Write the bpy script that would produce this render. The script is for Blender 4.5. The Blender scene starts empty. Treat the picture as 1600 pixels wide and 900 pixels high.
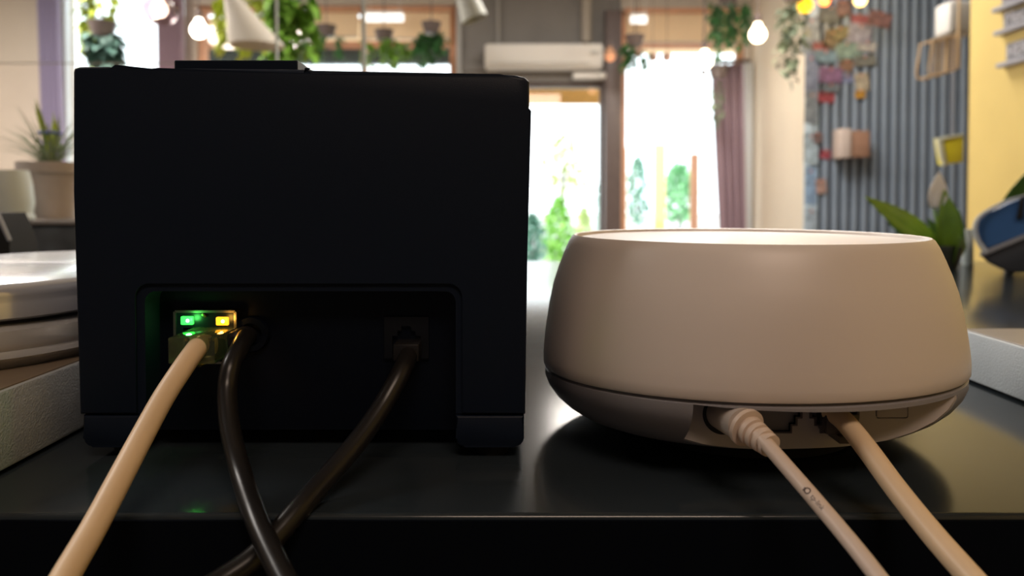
import bpy, bmesh, math, random
from mathutils import Vector, Matrix
random.seed(7)
S = bpy.context.scene
COL = S.collection
PI = math.pi
# ------------------------------------------------------------ camera
H = 0.0835                      # camera height above the counter top (counter top is z = 0)
F = 1180.0; CX, CY = 800.0, 340.0
TH = math.radians(1.4)
cam_d = bpy.data.cameras.new('camera'); cam = bpy.data.objects.new('camera', cam_d); COL.objects.link(cam)
cam_d.sensor_width = 36; cam_d.sensor_fit = 'HORIZONTAL'; cam_d.lens = F/1600*36
cam_d.shift_y = -(450-CY)/1600
cam_d.clip_start = 0.01; cam_d.clip_end = 200
cam.location = (0, 0, H); cam.rotation_euler = (PI/2-TH, 0, 0)
cam_d.dof.use_dof = True; cam_d.dof.focus_distance = 0.228; cam_d.dof.aperture_fstop = 13
S.camera = cam
# ------------------------------------------------------------ world, lights, exposure
w = bpy.data.worlds.new('world'); S.world = w; w.use_nodes = True
bg = w.node_tree.nodes['Background']; bg.inputs[0].default_value = (0.90, 0.96, 1.0, 1); bg.inputs[1].default_value = 3.6
S.view_settings.view_transform = 'Standard'; S.view_settings.look = 'None'
S.view_settings.exposure = 0.0; S.view_settings.gamma = 1.0; S.view_settings.use_curve_mapping = False
def sun(name, rot, e, col, ang):
    d = bpy.data.lights.new(name, 'SUN'); d.energy = e; d.color = col; d.angle = ang
    o = bpy.data.objects.new(name, d); COL.objects.link(o); o.rotation_euler = rot
sun('sun', (math.radians(48), 0, math.radians(-35)), 3.5, (1.0, 0.93, 0.80), 0.01)
def area(name, loc, rot, sx, sy, e, col):
    d = bpy.data.lights.new(name, 'AREA'); d.shape = 'RECTANGLE'; d.size = sx; d.size_y = sy; d.energy = e; d.color = col
    o = bpy.data.objects.new(name, d); COL.objects.link(o); o.location = loc; o.rotation_euler = rot
    return o
area('room_light', (0.35, -1.3, 1.80), (math.radians(28), 0, 0), 1.0, 0.5, 16, (1.0, 0.76, 0.60))
area('room_light', (-2.9, 3.6, 1.90), (0, 0, 0), 1.2, 1.2, 150, (1.0, 0.92, 0.84))  # unseen light placed here to lighten the left wall
area('room_light', (-2.4, 0.9, 1.90), (0, 0, 0), 1.0, 1.0, 45, (1.0, 0.93, 0.86))  # extra unseen light added to brighten the jars and pot at left
area('room_light', (0.9, 3.4, 1.90), (0, 0, 0), 1.2, 1.2, 90, (1.0, 0.92, 0.84))
# ------------------------------------------------------------ helpers
def P(px, py, Y):
    u = (px-CX)/F; v = (CY-py)/F
    dx, dy, dz = u, math.cos(TH)+v*math.sin(TH), -math.sin(TH)+v*math.cos(TH)
    t = Y/dy
    return Vector((dx*t, Y, H+dz*t))
def ground_at(px, py, z=0.0):
    u = (px-CX)/F; v = (CY-py)/F
    dx, dy, dz = u, math.cos(TH)+v*math.sin(TH), -math.sin(TH)+v*math.cos(TH)
    t = (z-H)/dz
    return Vector((dx*t, dy*t, z))
_m = {}
def mat(name, col, rough=0.5, metal=0.0, spec=0.5, coat=0.0, noise=0.0, nscale=30, bump=0.0, bscale=200, emit=None, es=0.0, trans=0.0, ior=1.45, sheen=0.0):
    if name in _m: return _m[name]
    m = bpy.data.materials.new(name); m.use_nodes = True; nt = m.node_tree; b = nt.nodes['Principled BSDF']
    b.inputs['Base Color'].default_value = (*col, 1); b.inputs['Roughness'].default_value = rough
    b.inputs['Metallic'].default_value = metal; b.inputs['Specular IOR Level'].default_value = spec
    b.inputs['Coat Weight'].default_value = coat; b.inputs['Coat Roughness'].default_value = 0.08
    b.inputs['Transmission Weight'].default_value = trans; b.inputs['IOR'].default_value = ior
    if emit: b.inputs['Emission Color'].default_value = (*emit, 1); b.inputs['Emission Strength'].default_value = es
    tc = nt.nodes.new('ShaderNodeTexCoord')
    if noise > 0:
        n = nt.nodes.new('ShaderNodeTexNoise'); n.inputs['Scale'].default_value = nscale; n.inputs['Detail'].default_value = 4
        nt.links.new(tc.outputs['Object'], n.inputs['Vector'])
        r = nt.nodes.new('ShaderNodeMapRange'); r.inputs[1].default_value = 0.3; r.inputs[2].default_value = 0.7
        r.inputs[3].default_value = 1-noise; r.inputs[4].default_value = 1+noise
        nt.links.new(n.outputs[0], r.inputs[0])
        mx = nt.nodes.new('ShaderNodeMix'); mx.data_type = 'RGBA'; mx.blend_type = 'MULTIPLY'; mx.inputs[0].default_value = 1
        mx.inputs[6].default_value = (*col, 1)
        nt.links.new(r.outputs[0], mx.inputs[7]); nt.links.new(mx.outputs[2], b.inputs['Base Color'])
    if bump > 0:
        n2 = nt.nodes.new('ShaderNodeTexNoise'); n2.inputs['Scale'].default_value = bscale; n2.inputs['Detail'].default_value = 3
        nt.links.new(tc.outputs['Object'], n2.inputs['Vector'])
        bp = nt.nodes.new('ShaderNodeBump'); bp.inputs['Strength'].default_value = bump; bp.inputs['Distance'].default_value = 0.001
        nt.links.new(n2.outputs[0], bp.inputs['Height']); nt.links.new(bp.outputs[0], b.inputs['Normal'])
    _m[name] = m
    return m
def pane_mat(name, tint=(1, 1, 1), gl=0.08, rough=0.02):
    if name in _m: return _m[name]
    m = bpy.data.materials.new(name); m.use_nodes = True; nt = m.node_tree; nt.nodes.clear()
    o = nt.nodes.new('ShaderNodeOutputMaterial'); mx = nt.nodes.new('ShaderNodeMixShader'); mx.inputs[0].default_value = gl
    t = nt.nodes.new('ShaderNodeBsdfTransparent'); t.inputs[0].default_value = (*tint, 1)
    g = nt.nodes.new('ShaderNodeBsdfGlossy'); g.inputs['Roughness'].default_value = rough
    nt.links.new(t.outputs[0], mx.inputs[1]); nt.links.new(g.outputs[0], mx.inputs[2]); nt.links.new(mx.outputs[0], o.inputs[0])
    _m[name] = m
    return m
def link(name, bm, m, parent=None, smooth=True, ang=35):
    me = bpy.data.meshes.new(name); bmesh.ops.recalc_face_normals(bm, faces=bm.faces)
    bm.to_mesh(me); bm.free()
    if m: me.materials.append(m)
    if smooth:
        for p in me.polygons: p.use_smooth = True
        me.set_sharp_from_angle(angle=math.radians(ang))
    o = bpy.data.objects.new(name, me); COL.objects.link(o)
    if parent: o.parent = parent
    return o
def tag(o, label=None, cat=None, group=None, kind=None):
    if label: o['label'] = label
    if cat: o['category'] = cat
    if group: o['group'] = group
    if kind: o['kind'] = kind
    return o
BASE = {}
def thing(name, label, cat, loc=(0, 0, 0), group=None, rz=0.0):
    o = bpy.data.objects.new(name, None); COL.objects.link(o); o.rotation_euler = (0, 0, rz); o.empty_display_size = 0.02
    BASE[o] = Vector(loc)           # parts are modelled in world coordinates; give() then moves the Empty to the thing's base
    return tag(o, label, cat, group)
def give(root):                     # keep world placement of children modelled in world space
    if root in BASE: root.location = BASE[root]
    mi = Matrix.Translation(-Vector(root.location))
    for c in [c for c in COL.objects if c.parent == root]:
        if c.type == 'MESH': c.data.transform(mi @ Matrix.Identity(4))
        elif c.type == 'EMPTY': c.location = mi @ c.location
        for g in [g for g in COL.objects if g.parent == c]:
            if g.type == 'MESH': g.data.transform(mi)
def box(bm, x0, x1, y0, y1, z0, z1):
    vs = [bm.verts.new(p) for p in ((x0,y0,z0),(x1,y0,z0),(x1,y1,z0),(x0,y1,z0),(x0,y0,z1),(x1,y0,z1),(x1,y1,z1),(x0,y1,z1))]
    fs = [bm.faces.new([vs[i] for i in f]) for f in ((0,3,2,1),(4,5,6,7),(0,1,5,4),(1,2,6,5),(2,3,7,6),(3,0,4,7))]
    return vs, fs
def bevel_all(bm, r, seg=3):
    bmesh.ops.bevel(bm, geom=list(bm.edges), offset=r, segments=seg, profile=0.5, affect='EDGES', clamp_overlap=True)
def bxo(name, x0, x1, y0, y1, z0, z1, m, parent=None, r=0.0, seg=2):
    bm = bmesh.new(); box(bm, x0, x1, y0, y1, z0, z1)
    if r > 0: bevel_all(bm, r, seg)
    return link(name, bm, m, parent)
def prism_xz(bm, pts, y0, y1):
    a = [bm.verts.new((p[0], y0, p[1])) for p in pts]; b = [bm.verts.new((p[0], y1, p[1])) for p in pts]
    n = len(pts)
    bm.faces.new(a); bm.faces.new(list(reversed(b)))
    for i in range(n): bm.faces.new((a[i], b[i], b[(i+1) % n], a[(i+1) % n]))
def rrect(x0, x1, z0, z1, r, seg=5, corners=(1, 1, 1, 1)):
    pts = []
    cs = [(x1-r, z1-r, 0, corners[0]), (x0+r, z1-r, 90, corners[1]), (x0+r, z0+r, 180, corners[2]), (x1-r, z0+r, 270, corners[3])]
    sq = [(x1, z1), (x0, z1), (x0, z0), (x1, z0)]
    for k, (cx, cz, a, on) in enumerate(cs):
        if not on: pts.append(sq[k]); continue
        for i in range(seg+1):
            t = math.radians(a+90*i/seg); pts.append((cx+r*math.cos(t), cz+r*math.sin(t)))
    return pts
def lathe(bm, prof, c, seg=96, warp=None, cap0=False, cap1=False):
    rings = []
    for k, (r, z) in enumerate(prof):
        ring = []
        for i in range(seg):
            a = 2*PI*i/seg; zz = z+(warp(a, k) if warp else 0)
            ring.append(bm.verts.new((c[0]+r*math.cos(a), c[1]+r*math.sin(a), c[2]+zz)))
        rings.append(ring)
    for k in range(len(rings)-1):
        for i in range(seg):
            j = (i+1) % seg
            bm.faces.new((rings[k][i], rings[k][j], rings[k+1][j], rings[k+1][i]))
    if cap0: bm.faces.new(list(reversed(rings[0])))
    if cap1: bm.faces.new(rings[-1])
    return rings
def spline(pts, n=10):
    pts = [Vector(p) for p in pts]; out = []
    q = [pts[0]*2-pts[1]]+pts+[pts[-1]*2-pts[-2]]
    for i in range(1, len(q)-2):
        for k in range(n):
            t = k/n; a, b, c, d = q[i-1], q[i], q[i+1], q[i+2]
            out.append(0.5*((2*b)+(c-a)*t+(2*a-5*b+4*c-d)*t*t+(3*b-a-3*c+d)*t*t*t))
    out.append(pts[-1]); return out
def tube(bm, path, r, seg=20, caps=True):
    rr = r if callable(r) else (lambda t: r)
    n = len(path); prev = None; up = Vector((0.3, 0.2, 1)).normalized()
    for i, p in enumerate(path):
        d = (path[min(i+1, n-1)]-path[max(i-1, 0)]).normalized()
        s = up-d*up.dot(d)
        if s.length < 1e-4: s = Vector((1, 0, 0))-d*d.x
        s.normalize(); up = s; t2 = d.cross(s)
        rad = rr(i/(n-1))
        ring = [bm.verts.new(p+s*rad*math.cos(2*PI*k/seg)+t2*rad*math.sin(2*PI*k/seg)) for k in range(seg)]
        if prev:
            for k in range(seg): bm.faces.new((prev[k], prev[(k+1) % seg], ring[(k+1) % seg], ring[k]))
        elif caps: bm.faces.new(list(reversed(ring)))
        prev = ring
    if caps: bm.faces.new(prev)
def bool_cut(o, bmc, op='DIFFERENCE'):
    me = bpy.data.meshes.new('t'); bmesh.ops.recalc_face_normals(bmc, faces=bmc.faces); bmc.to_mesh(me); bmc.free()
    c = bpy.data.objects.new('t', me); COL.objects.link(c)
    md = o.modifiers.new('b', 'BOOLEAN'); md.object = c; md.operation = op; md.solver = 'EXACT'
    dg = bpy.context.evaluated_depsgraph_get(); dg.update()
    nm = bpy.data.meshes.new_from_object(o.evaluated_get(dg))
    o.modifiers.clear(); old = o.data; o.data = nm; nm.name = old.name
    for p in nm.polygons: p.use_smooth = True
    nm.set_sharp_from_angle(angle=math.radians(30))
    bpy.data.objects.remove(c); return o
def leaf(bm, base, d, up, L, W, bend=0.25, seg=5):
    """pointed, folded leaf with a curved midrib"""
    d = d.normalized(); s = d.cross(up)
    if s.length < 1e-4: s = Vector((1, 0, 0))
    s.normalize(); u = s.cross(d).normalized()
    prev = None
    for i in range(seg+1):
        t = i/seg; wv = W*0.5*math.sin(PI*min(1, t*0.93+0.07)**0.8)*(1 if i < seg else 0.02)
        c = base+d*L*t-u*bend*L*t*t
        row = [bm.verts.new(c-s*wv+u*wv*0.35), bm.verts.new(c), bm.verts.new(c+s*wv+u*wv*0.35)]
        if prev:
            for k in (0, 1): bm.faces.new((prev[k], prev[k+1], row[k+1], row[k]))
        prev = row
def solid(o, t):
    md = o.modifiers.new('thick', 'SOLIDIFY'); md.thickness = t; md.offset = 0; return o
def rnd(a, b): return random.uniform(a, b)
def rv(): return Vector((rnd(-1, 1), rnd(-1, 1), rnd(-1, 1))).normalized()

# ------------------------------------------------------------ materials
M_wall = mat('wall_beige', (0.62, 0.55, 0.47), 0.8, noise=0.04, nscale=3)
M_cream = mat('wall_cream', (0.74, 0.66, 0.54), 0.8, noise=0.04, nscale=3)
M_grey = mat('wall_grey', (0.21, 0.20, 0.19), 0.7, noise=0.06, nscale=4)
M_yellow = mat('wall_yellow', (0.66, 0.50, 0.16), 0.75, noise=0.05, nscale=5)
M_ceil = mat('ceiling', (0.40, 0.39, 0.38), 0.8)
M_floor = mat('floor', (0.25, 0.19, 0.14), 0.35, noise=0.2, nscale=5)
M_panel = mat('slate_panel', (0.02, 0.028, 0.04), 0.6)
M_slat = mat('slate_slat', (0.23, 0.29, 0.37), 0.45, noise=0.08, nscale=6)
M_wood = mat('frame_wood', (0.62, 0.33, 0.20), 0.5, noise=0.15, nscale=8)
M_blind = mat('blind_cloth', (0.85, 0.70, 0.52), 0.8)
nt_ = M_blind.node_tree; tr_ = nt_.nodes.new('ShaderNodeBsdfTranslucent'); tr_.inputs[0].default_value = (0.85, 0.70, 0.52, 1); mx_ = nt_.nodes.new('ShaderNodeMixShader'); mx_.inputs[0].default_value = 0.5
nt_.links.new(nt_.nodes['Principled BSDF'].outputs[0], mx_.inputs[1]); nt_.links.new(tr_.outputs[0], mx_.inputs[2]); nt_.links.new(mx_.outputs[0], nt_.nodes['Material Output'].inputs[0])
M_darkfr = mat('door_frame_dark', (0.13, 0.10, 0.095), 0.4, noise=0.1)
M_curt = mat('curtain_lavender', (0.34, 0.30, 0.44), 0.85)
M_curt2 = mat('curtain_plum', (0.36, 0.26, 0.31), 0.85)
M_white = mat('white_plastic', (0.78, 0.77, 0.74), 0.4)
M_pane = pane_mat('window_glass', (0.97, 0.99, 0.99), 0.05)
M_counter = mat('counter_black', (0.022, 0.030, 0.037), 0.165, spec=0.6, noise=0.12, nscale=14)
M_counterf = mat('counter_front', (0.003, 0.0045, 0.008), 0.7, spec=0.04)
M_leaf = mat('leaf_green', (0.20, 0.40, 0.05), 0.45, noise=0.25, nscale=9)
M_leafd = mat('leaf_dark', (0.05, 0.16, 0.05), 0.45, noise=0.25, nscale=9)
M_leafy = mat('leaf_yellow', (0.42, 0.50, 0.06), 0.5, noise=0.2, nscale=9)

# ------------------------------------------------------------ the setting
YB = 6.0
def bx(px): return (px-CX)/F*YB
def bz(py): return P(800, py, YB).z
ZF, ZC = -1.05, 1.95
XL = -4.6
ops = [(bx(93), bx(292), bz(262), bz(-70)), (bx(308), bx(713), bz(300), bz(6)), (bx(735), bx(943), ZF, bz(128)), (bx(969), bx(1163), bz(430), bz(12))]
bm = bmesh.new()
def wall_with_openings(bm, x0, x1, z0, z1, y0, y1, ops):
    xs = sorted({x0, x1, *[v for o in ops for v in o[:2] if x0 < v < x1]})
    for a, b in zip(xs[:-1], xs[1:]):
        mid = (a+b)/2; hole = [o for o in ops if o[0] < mid < o[1]]
        segs = [(z0, z1)]
        if hole:
            segs = []; o = hole[0]
            if o[2] > z0+1e-4: segs.append((z0, o[2]))
            if o[3] < z1-1e-4: segs.append((o[3], z1))
        for s in segs: box(bm, a, b, y0, y1, s[0], s[1])
xg0, xg1 = bx(714), bx(968)
wall_with_openings(bm, XL, xg0, ZF, ZC, YB, YB+0.25, ops[:2])
wall_with_openings(bm, xg1, 1.95, ZF, ZC, YB, YB+0.25, ops[3:])
tag(link('wall_back', bm, M_wall, smooth=False), kind='structure')
bm = bmesh.new(); wall_with_openings(bm, xg0, xg1, ZF, ZC, YB-0.02, YB+0.25, ops[2:3])
tag(link('wall_entrance', bm, M_grey, smooth=False), kind='structure')
tag(bxo('floor', XL, 3.6, -3, YB+0.25, ZF-0.1, ZF, M_floor), kind='structure')
tag(bxo('ceiling', XL, 3.6, -3, YB+0.25, ZC, ZC+0.15, M_ceil), kind='structure')
tag(bxo('wall_left', XL-0.15, XL, -3, YB+0.25, ZF, ZC, M_wall), kind='structure')
tag(bxo('wall_rear', XL, 3.6, -3.15, -3, ZF, ZC, mat('wall_dim', (0.05, 0.06, 0.085), 0.8)), kind='structure')
tag(bxo('trim_7', 1.862, 1.914, 4.72, 4.829, ZF, ZC, mat('corner_post', (0.38, 0.48, 0.56), 0.5, noise=0.2, nscale=8), r=0.004), kind='structure')
tag(bxo('wall_right', 1.90, 2.05, 4.83, YB, ZF, ZC, M_cream), kind='structure')
tag(bxo('wall_side', 3.6, 3.75, -3, 5.0, ZF, ZC, M_wall), kind='structure')
tag(bxo('wall_yellow', 1.5, 1.62, -3, 2.49, ZF, ZC, M_yellow, r=0.004), kind='structure')
wp = tag(bxo('wall_slatted', 1.915, 3.6, 4.75, 4.829, ZF, ZC, M_panel), kind='structure')
# slats standing proud of the dark backing
bm = bmesh.new(); box(bm, -0.0185, 0.0185, -0.04, 0, ZF, ZC); bevel_all(bm, 0.006, 2)
s0 = link('slat', bm, M_slat, wp); s0.location = (1.955, 4.75, 0)
me = s0.data; k = 1; x = 1.955+0.061
while x < 3.55:
    s = bpy.data.objects.new('slat', me); COL.objects.link(s); s.parent = wp; s.location = (x, 4.75, 0); x += 0.061
# windows: wooden frame, panes, blinds
def window(name, o, mull=(), trans=(), m=M_wood, fw=0.055):
    x0, x1, z0, z1 = o
    r = tag(bpy.data.objects.new(name, None), kind='structure'); COL.objects.link(r); r.location = (x0, YB+0.1, z0)
    fr = bmesh.new(); y0, y1 = YB+0.06, YB+0.13
    box(fr, x0, x0+fw, y0, y1, z0, z1); box(fr, x1-fw, x1, y0, y1, z0, z1)
    box(fr, x0+fw, x1-fw, y0, y1, z0, z0+fw); box(fr, x0+fw, x1-fw, y0, y1, z1-fw, z1)
    link('window_frame', fr, m, r, smooth=False)
    xs = [x0+fw]+[v for v in mull]+[x1-fw]
    for v in mull: bxo('mullion', v-0.022, v+0.022, y0, y1, z0+fw, z1-fw, m, r)
    for a, b in zip(xs[:-1], xs[1:]):
        p = bmesh.new(); box(p, a+0.002, b-0.002, YB+0.09, YB+0.096, z0+fw, z1-fw); link('pane', p, M_pane, r, smooth=False)
    give(r); return r
window('window_1', ops[0], m=mat('frame_pale', (0.78, 0.80, 0.82), 0.5), fw=0.03)
window('window_2', ops[1], mull=(bx(567),))
window('window_3', ops[3], fw=0.05)
# door opening
d = tag(bpy.data.objects.new('door_1', None), kind='structure'); COL.objects.link(d); d.location = (ops[2][1], YB, ZF)
fr = bmesh.new(); x0, x1, z0, z1 = ops[2]
box(fr, x0, x0+0.05, YB+0.03, YB+0.12, z0, z1); box(fr, x1-0.025, x1+0.0, YB+0.03, YB+0.12, z0, z1); box(fr, x0+0.05, x1-0.025, YB+0.03, YB+0.12, z1-0.04, z1)
link('door_frame', fr, M_darkfr, d, smooth=False)
bm = bmesh.new(); box(bm, x0+0.05, x1-0.025, YB+0.07, YB+0.078, z0+0.01, z1-0.04); link('pane', bm, M_pane, d, smooth=False)
give(d)
# dark pillar between door and right-hand window
tag(bxo('trim_1', bx(943), bx(968), YB-0.10, YB-0.02, ZF, bz(20), M_darkfr, r=0.006), kind='structure')
tag(bxo('trim_2', bx(714), bx(722), YB-0.05, YB-0.02, ZF, ZC, mat('grey_trim', (0.42, 0.42, 0.41), 0.6), r=0.004), kind='structure')
tag(bxo('trim_3', bx(723), bx(942), YB-0.035, YB-0.02, bz(112), bz(100), M_grey, r=0.004), kind='structure')
tag(bxo('trim_4', bx(300), bx(713), YB-0.03, YB, bz(8), bz(-6), mat('pelmet', (0.55, 0.49, 0.42), 0.6), r=0.004), kind='structure')
tag(bxo('trim_5', bx(969), bx(1170), YB-0.03, YB, bz(17), bz(2), _m['pelmet'], r=0.004), kind='structure')
# white door leaf / strip beside the right curtain
tag(bxo('trim_6', bx(1160), bx(1172), YB-0.05, YB, ZF, bz(100), mat('pale_strip', (0.75, 0.80, 0.84), 0.5), r=0.004), kind='structure')

# ------------------------------------------------------------ counter
ct = thing('bar_counter', 'long black bar counter with smooth satin top carrying the black box and the white router', 'counter', (0, 0.6, ZF))
bm = bmesh.new(); box(bm, -1.7, 1.25, 0.198, 1.016, -0.032, 0.0)
bmesh.ops.bevel(bm, geom=list(bm.edges), offset=0.0016, segments=3, profile=0.5, affect='EDGES')
link('worktop', bm, M_counter, ct)
bxo('edge_band', -1.699, 1.249, 0.1972, 0.1984, -0.032, -0.0014, M_counterf, ct)
bxo('front_panel', -1.68, 1.23, 0.2065, 0.23, ZF, -0.032, M_counterf, ct)
bxo('back_panel', -1.68, 1.23, 0.97, 0.99, ZF, -0.032, M_counterf, ct)
for xa in (-1.68, 1.20): bxo('side_panel', xa, xa+0.03, 0.23, 0.97, ZF, -0.032, M_counterf, ct)
give(ct)

# ------------------------------------------------------------ black receipt printer seen from behind
M_blk = mat('printer_black_haze', (0.0075, 0.0125, 0.0250), 0.42, spec=0.22, bump=0.05, bscale=2500)  # bluish lens flare haze is averaged into the body's black
M_blk2 = mat('printer_recess', (0.003, 0.0048, 0.010), 0.28, spec=0.35)
M_rub = mat('rubber', (0.012, 0.012, 0.012), 0.8)
YP = 0.24
def X(px, Y=YP): return (px-CX)/F*Y
def Z(py, Y=YP): return P(800, py, Y).z
pr = thing('receipt_printer', 'boxy black receipt printer with cables in its back, left on the counter', 'printer', (-0.067, 0.31, 0))
xl, xr = X(116), X(827); zs = Z(648)
outline = [(X(119), zs), (xl, Z(300)), (xl, Z(112)), (X(118), Z(106)), (X(126), Z(103.5)), (X(172), Z(103.5)), (X(182), Z(107)), (X(240), Z(107)), (X(248), Z(106)), (X(481.2), Z(108)), (X(481.6), Z(112)), (X(483), Z(112)), (X(483.5), Z(109)), (X(780), Z(115.5)), (X(806), Z(117)), (X(820), Z(120.5)), (xr, Z(127)), (xr, Z(165)), (X(824), Z(172)), (X(824), Z(400)), (X(821), zs)]
bm = bmesh.new(); prism_xz(bm, outline, YP, 0.386)
ed = [e for e in bm.edges if all(abs(v.co.y-YP) < 1e-6 for v in e.verts) or all(abs(v.co.y-0.386) < 1e-6 for v in e.verts)]
bmesh.ops.bevel(bm, geom=ed, offset=0.0012, segments=3, profile=0.5, affect='EDGES')
shell = link('body_shell', bm, M_blk, pr)
RX0, RX1, RZ1 = X(209), X(722), Z(443)
cb = bmesh.new(); prism_xz(cb, rrect(RX0, RX1, -0.02, RZ1, 0.0045, 8, (1, 1, 0, 0)), YP-0.01, YP+0.0012); bool_cut(shell, cb)
cb = bmesh.new(); prism_xz(cb, rrect(RX0+0.0026, RX1-0.0022, -0.02, RZ1-0.0026, 0.0035, 8, (1, 1, 0, 0)), YP-0.01, YP+0.013); bool_cut(shell, cb)
# recessed panel that carries the sockets
IY = YP+0.0115
pnl = bxo('socket_panel', RX0+0.0026, RX1-0.0022, IY, IY+0.004, 0.0062, RZ1-0.0026, M_blk2, pr)
# lower base with two legs
def leg(xa, xb, name, hi):
    o = rrect(xa, xb, Z(700), hi, 0.0030, 6, (0, 0, 1, 1)); bm = bmesh.new(); prism_xz(bm, o, YP+0.0006, 0.262)
    e = [e for e in bm.edges if all(abs(v.co.y-(YP+0.0006)) < 1e-6 for v in e.verts)]
    bmesh.ops.bevel(bm, geom=e, offset=0.0008, segments=2, profile=0.5, affect='EDGES'); return link(name, bm, M_blk, pr)
leg(X(123), RX0+0.0006, 'base_leg', zs-0.0004); leg(X(711), X(819), 'base_leg', zs-0.0004)
bxo('base_plate', X(125), X(817), 0.262, 0.384, 0.0062, zs-0.0004, M_blk, pr, r=0.001)
def foot(x, y, rr_=0.0055):
    bm = bmesh.new(); lathe(bm, [(rr_*0.92, 0), (rr_, 0.0012), (rr_, 0.0068)], (x, y, 0), 32, cap0=True, cap1=True); return link('rubber_foot', bm, M_rub, pr)
for x, y in ((X(180), 0.249), (X(768), 0.249), (X(180), 0.37), (X(768), 0.37)): foot(x, y)
# raised lid flap and the release lever on top
bm = bmesh.new(); box(bm, X(290, .27), X(476.5, .27), 0.262, 0.30, Z(108)-0.001, Z(94, .262)); bevel_all(bm, 0.0003, 1); link('top_flap', bm, M_blk, pr)
# ethernet socket with lamps
M_shield = mat('socket_shield', (0.42, 0.37, 0.30), 0.3, metal=1.0)
def V(px, py, Y): return P(px, py, Y)
sy = IY-0.0035
ax0, ax1, az0, az1 = X(272, sy), X(366, sy), Z(566, sy), Z(487, sy)
bm = bmesh.new(); box(bm, ax0, ax1, sy, IY+0.001, az0, az1)
es = link('ethernet_socket', bm, M_blk2, pr)
bool_box = bmesh.new(); box(bool_box, X(284, sy), X(350, sy), sy-0.002, IY+0.0005, Z(560, sy), Z(512, sy)); bool_cut(es, bool_box)
bm = bmesh.new()
t = 0.0005
for (a, b, c, e) in ((ax0-t, ax0+t*0.6, az0, az1), (ax1-t*0.6, ax1+t, az0, az1), (ax0, ax1, az1-t*0.6, az1+t), (ax0, ax1, az0-t, az0+t*0.4)):
    box(bm, a, b, sy-0.0004, IY, c, e)
link('socket_shield', bm, M_shield, es)
bm = bmesh.new(); bmesh.ops.create_icosphere(bm, subdivisions=1, radius=0.0008)
bmesh.ops.transform(bm, matrix=Matrix.Translation(V(318, 493, sy-0.0006)) @ Matrix.Rotation(0.6, 4, 'Y') @ Matrix.Diagonal((1.3, 0.5, 0.7, 1)), verts=bm.verts); link('spring_tab', bm, mat('tab_metal', (0.5, 0.6, 0.2), 0.3, metal=1.0), es)
for px, py, nm, cc in ((292, 501, 'green_lamp', (0.05, 1.0, 0.10)), (347, 502, 'amber_lamp', (1.0, 0.42, 0.02))):
    a = V(px, py, sy-0.0006)
    o = bxo('indicator_lamp', a.x-0.0021, a.x+0.0021, sy-0.0008, sy+0.0004, a.z-0.0014, a.z+0.0014, mat(nm, cc, 0.3, emit=cc, es=1.7), es, r=0.0004)
    o['label'] = nm.replace('_', ' ')+' lit beside the ethernet latch'
    bm = bmesh.new(); lathe(bm, [(0.0006, 0), (0.0004, 0.0004)], (0, 0, 0), 12, cap0=True, cap1=True)
    bmesh.ops.transform(bm, matrix=Matrix.Translation((a.x+0.0003, sy-0.0008, a.z)) @ Matrix.Rotation(PI/2, 4, 'X'), verts=bm.verts)
    link('lamp_core', bm, mat(nm+'_core', cc, 0.3, emit=tuple(min(1, c+0.35) for c in cc), es=6.0), es)
for i, (px, cc, e) in enumerate(((292, (0.1, 1, 0.15), 0.0028), (347, (1, 0.5, 0.08), 0.0015))):
    ld = bpy.data.lights.new('indicator_glow', 'POINT'); ld.energy = e; ld.color = cc; ld.shadow_soft_size = 0.001
    lo = bpy.data.objects.new('indicator_glow', ld); COL.objects.link(lo); lo.location = V(px, 502, 0.2440)
# round power jack
c = V(393, 522, IY-0.001)
bm = bmesh.new(); lathe(bm, [(0.0036, 0.0), (0.0038, 0.0022), (0.0056, 0.0022), (0.0060, 0.0016), (0.0060, 0.0)], (0, 0, 0), 48)
bmesh.ops.transform(bm, matrix=Matrix.Translation((c.x, IY, c.z)) @ Matrix.Rotation(PI/2, 4, 'X'), verts=bm.verts); link('power_jack', bm, M_blk2, pr)
# drawer port: square black socket with stepped opening
px0, px1, pz0, pz1 = X(598, sy), X(668, sy), Z(562, sy), Z(497, sy)
bm = bmesh.new(); box(bm, px0, px1, IY-0.0015, IY+0.001, pz0, pz1); dp = link('drawer_port', bm, mat('port_black', (0.006, 0.007, 0.010), 0.35), pr)
mx = (px0+px1)/2
cb = bmesh.new(); prism_xz(cb, [(mx-.0047, pz0+.0012), (mx+.0047, pz0+.0012), (mx+.0047, pz0+.0075), (mx+.0030, pz0+.0075), (mx+.0030, pz0+.0092), (mx+.0016, pz0+.0092), (mx+.0016, pz0+.0108), (mx-.0016, pz0+.0108), (mx-.0016, pz0+.0092), (mx-.0030, pz0+.0092), (mx-.0030, pz0+.0075), (mx-.0047, pz0+.0075)], IY-0.004, IY+0.0008); bool_cut(dp, cb)
give(pr)

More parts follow.
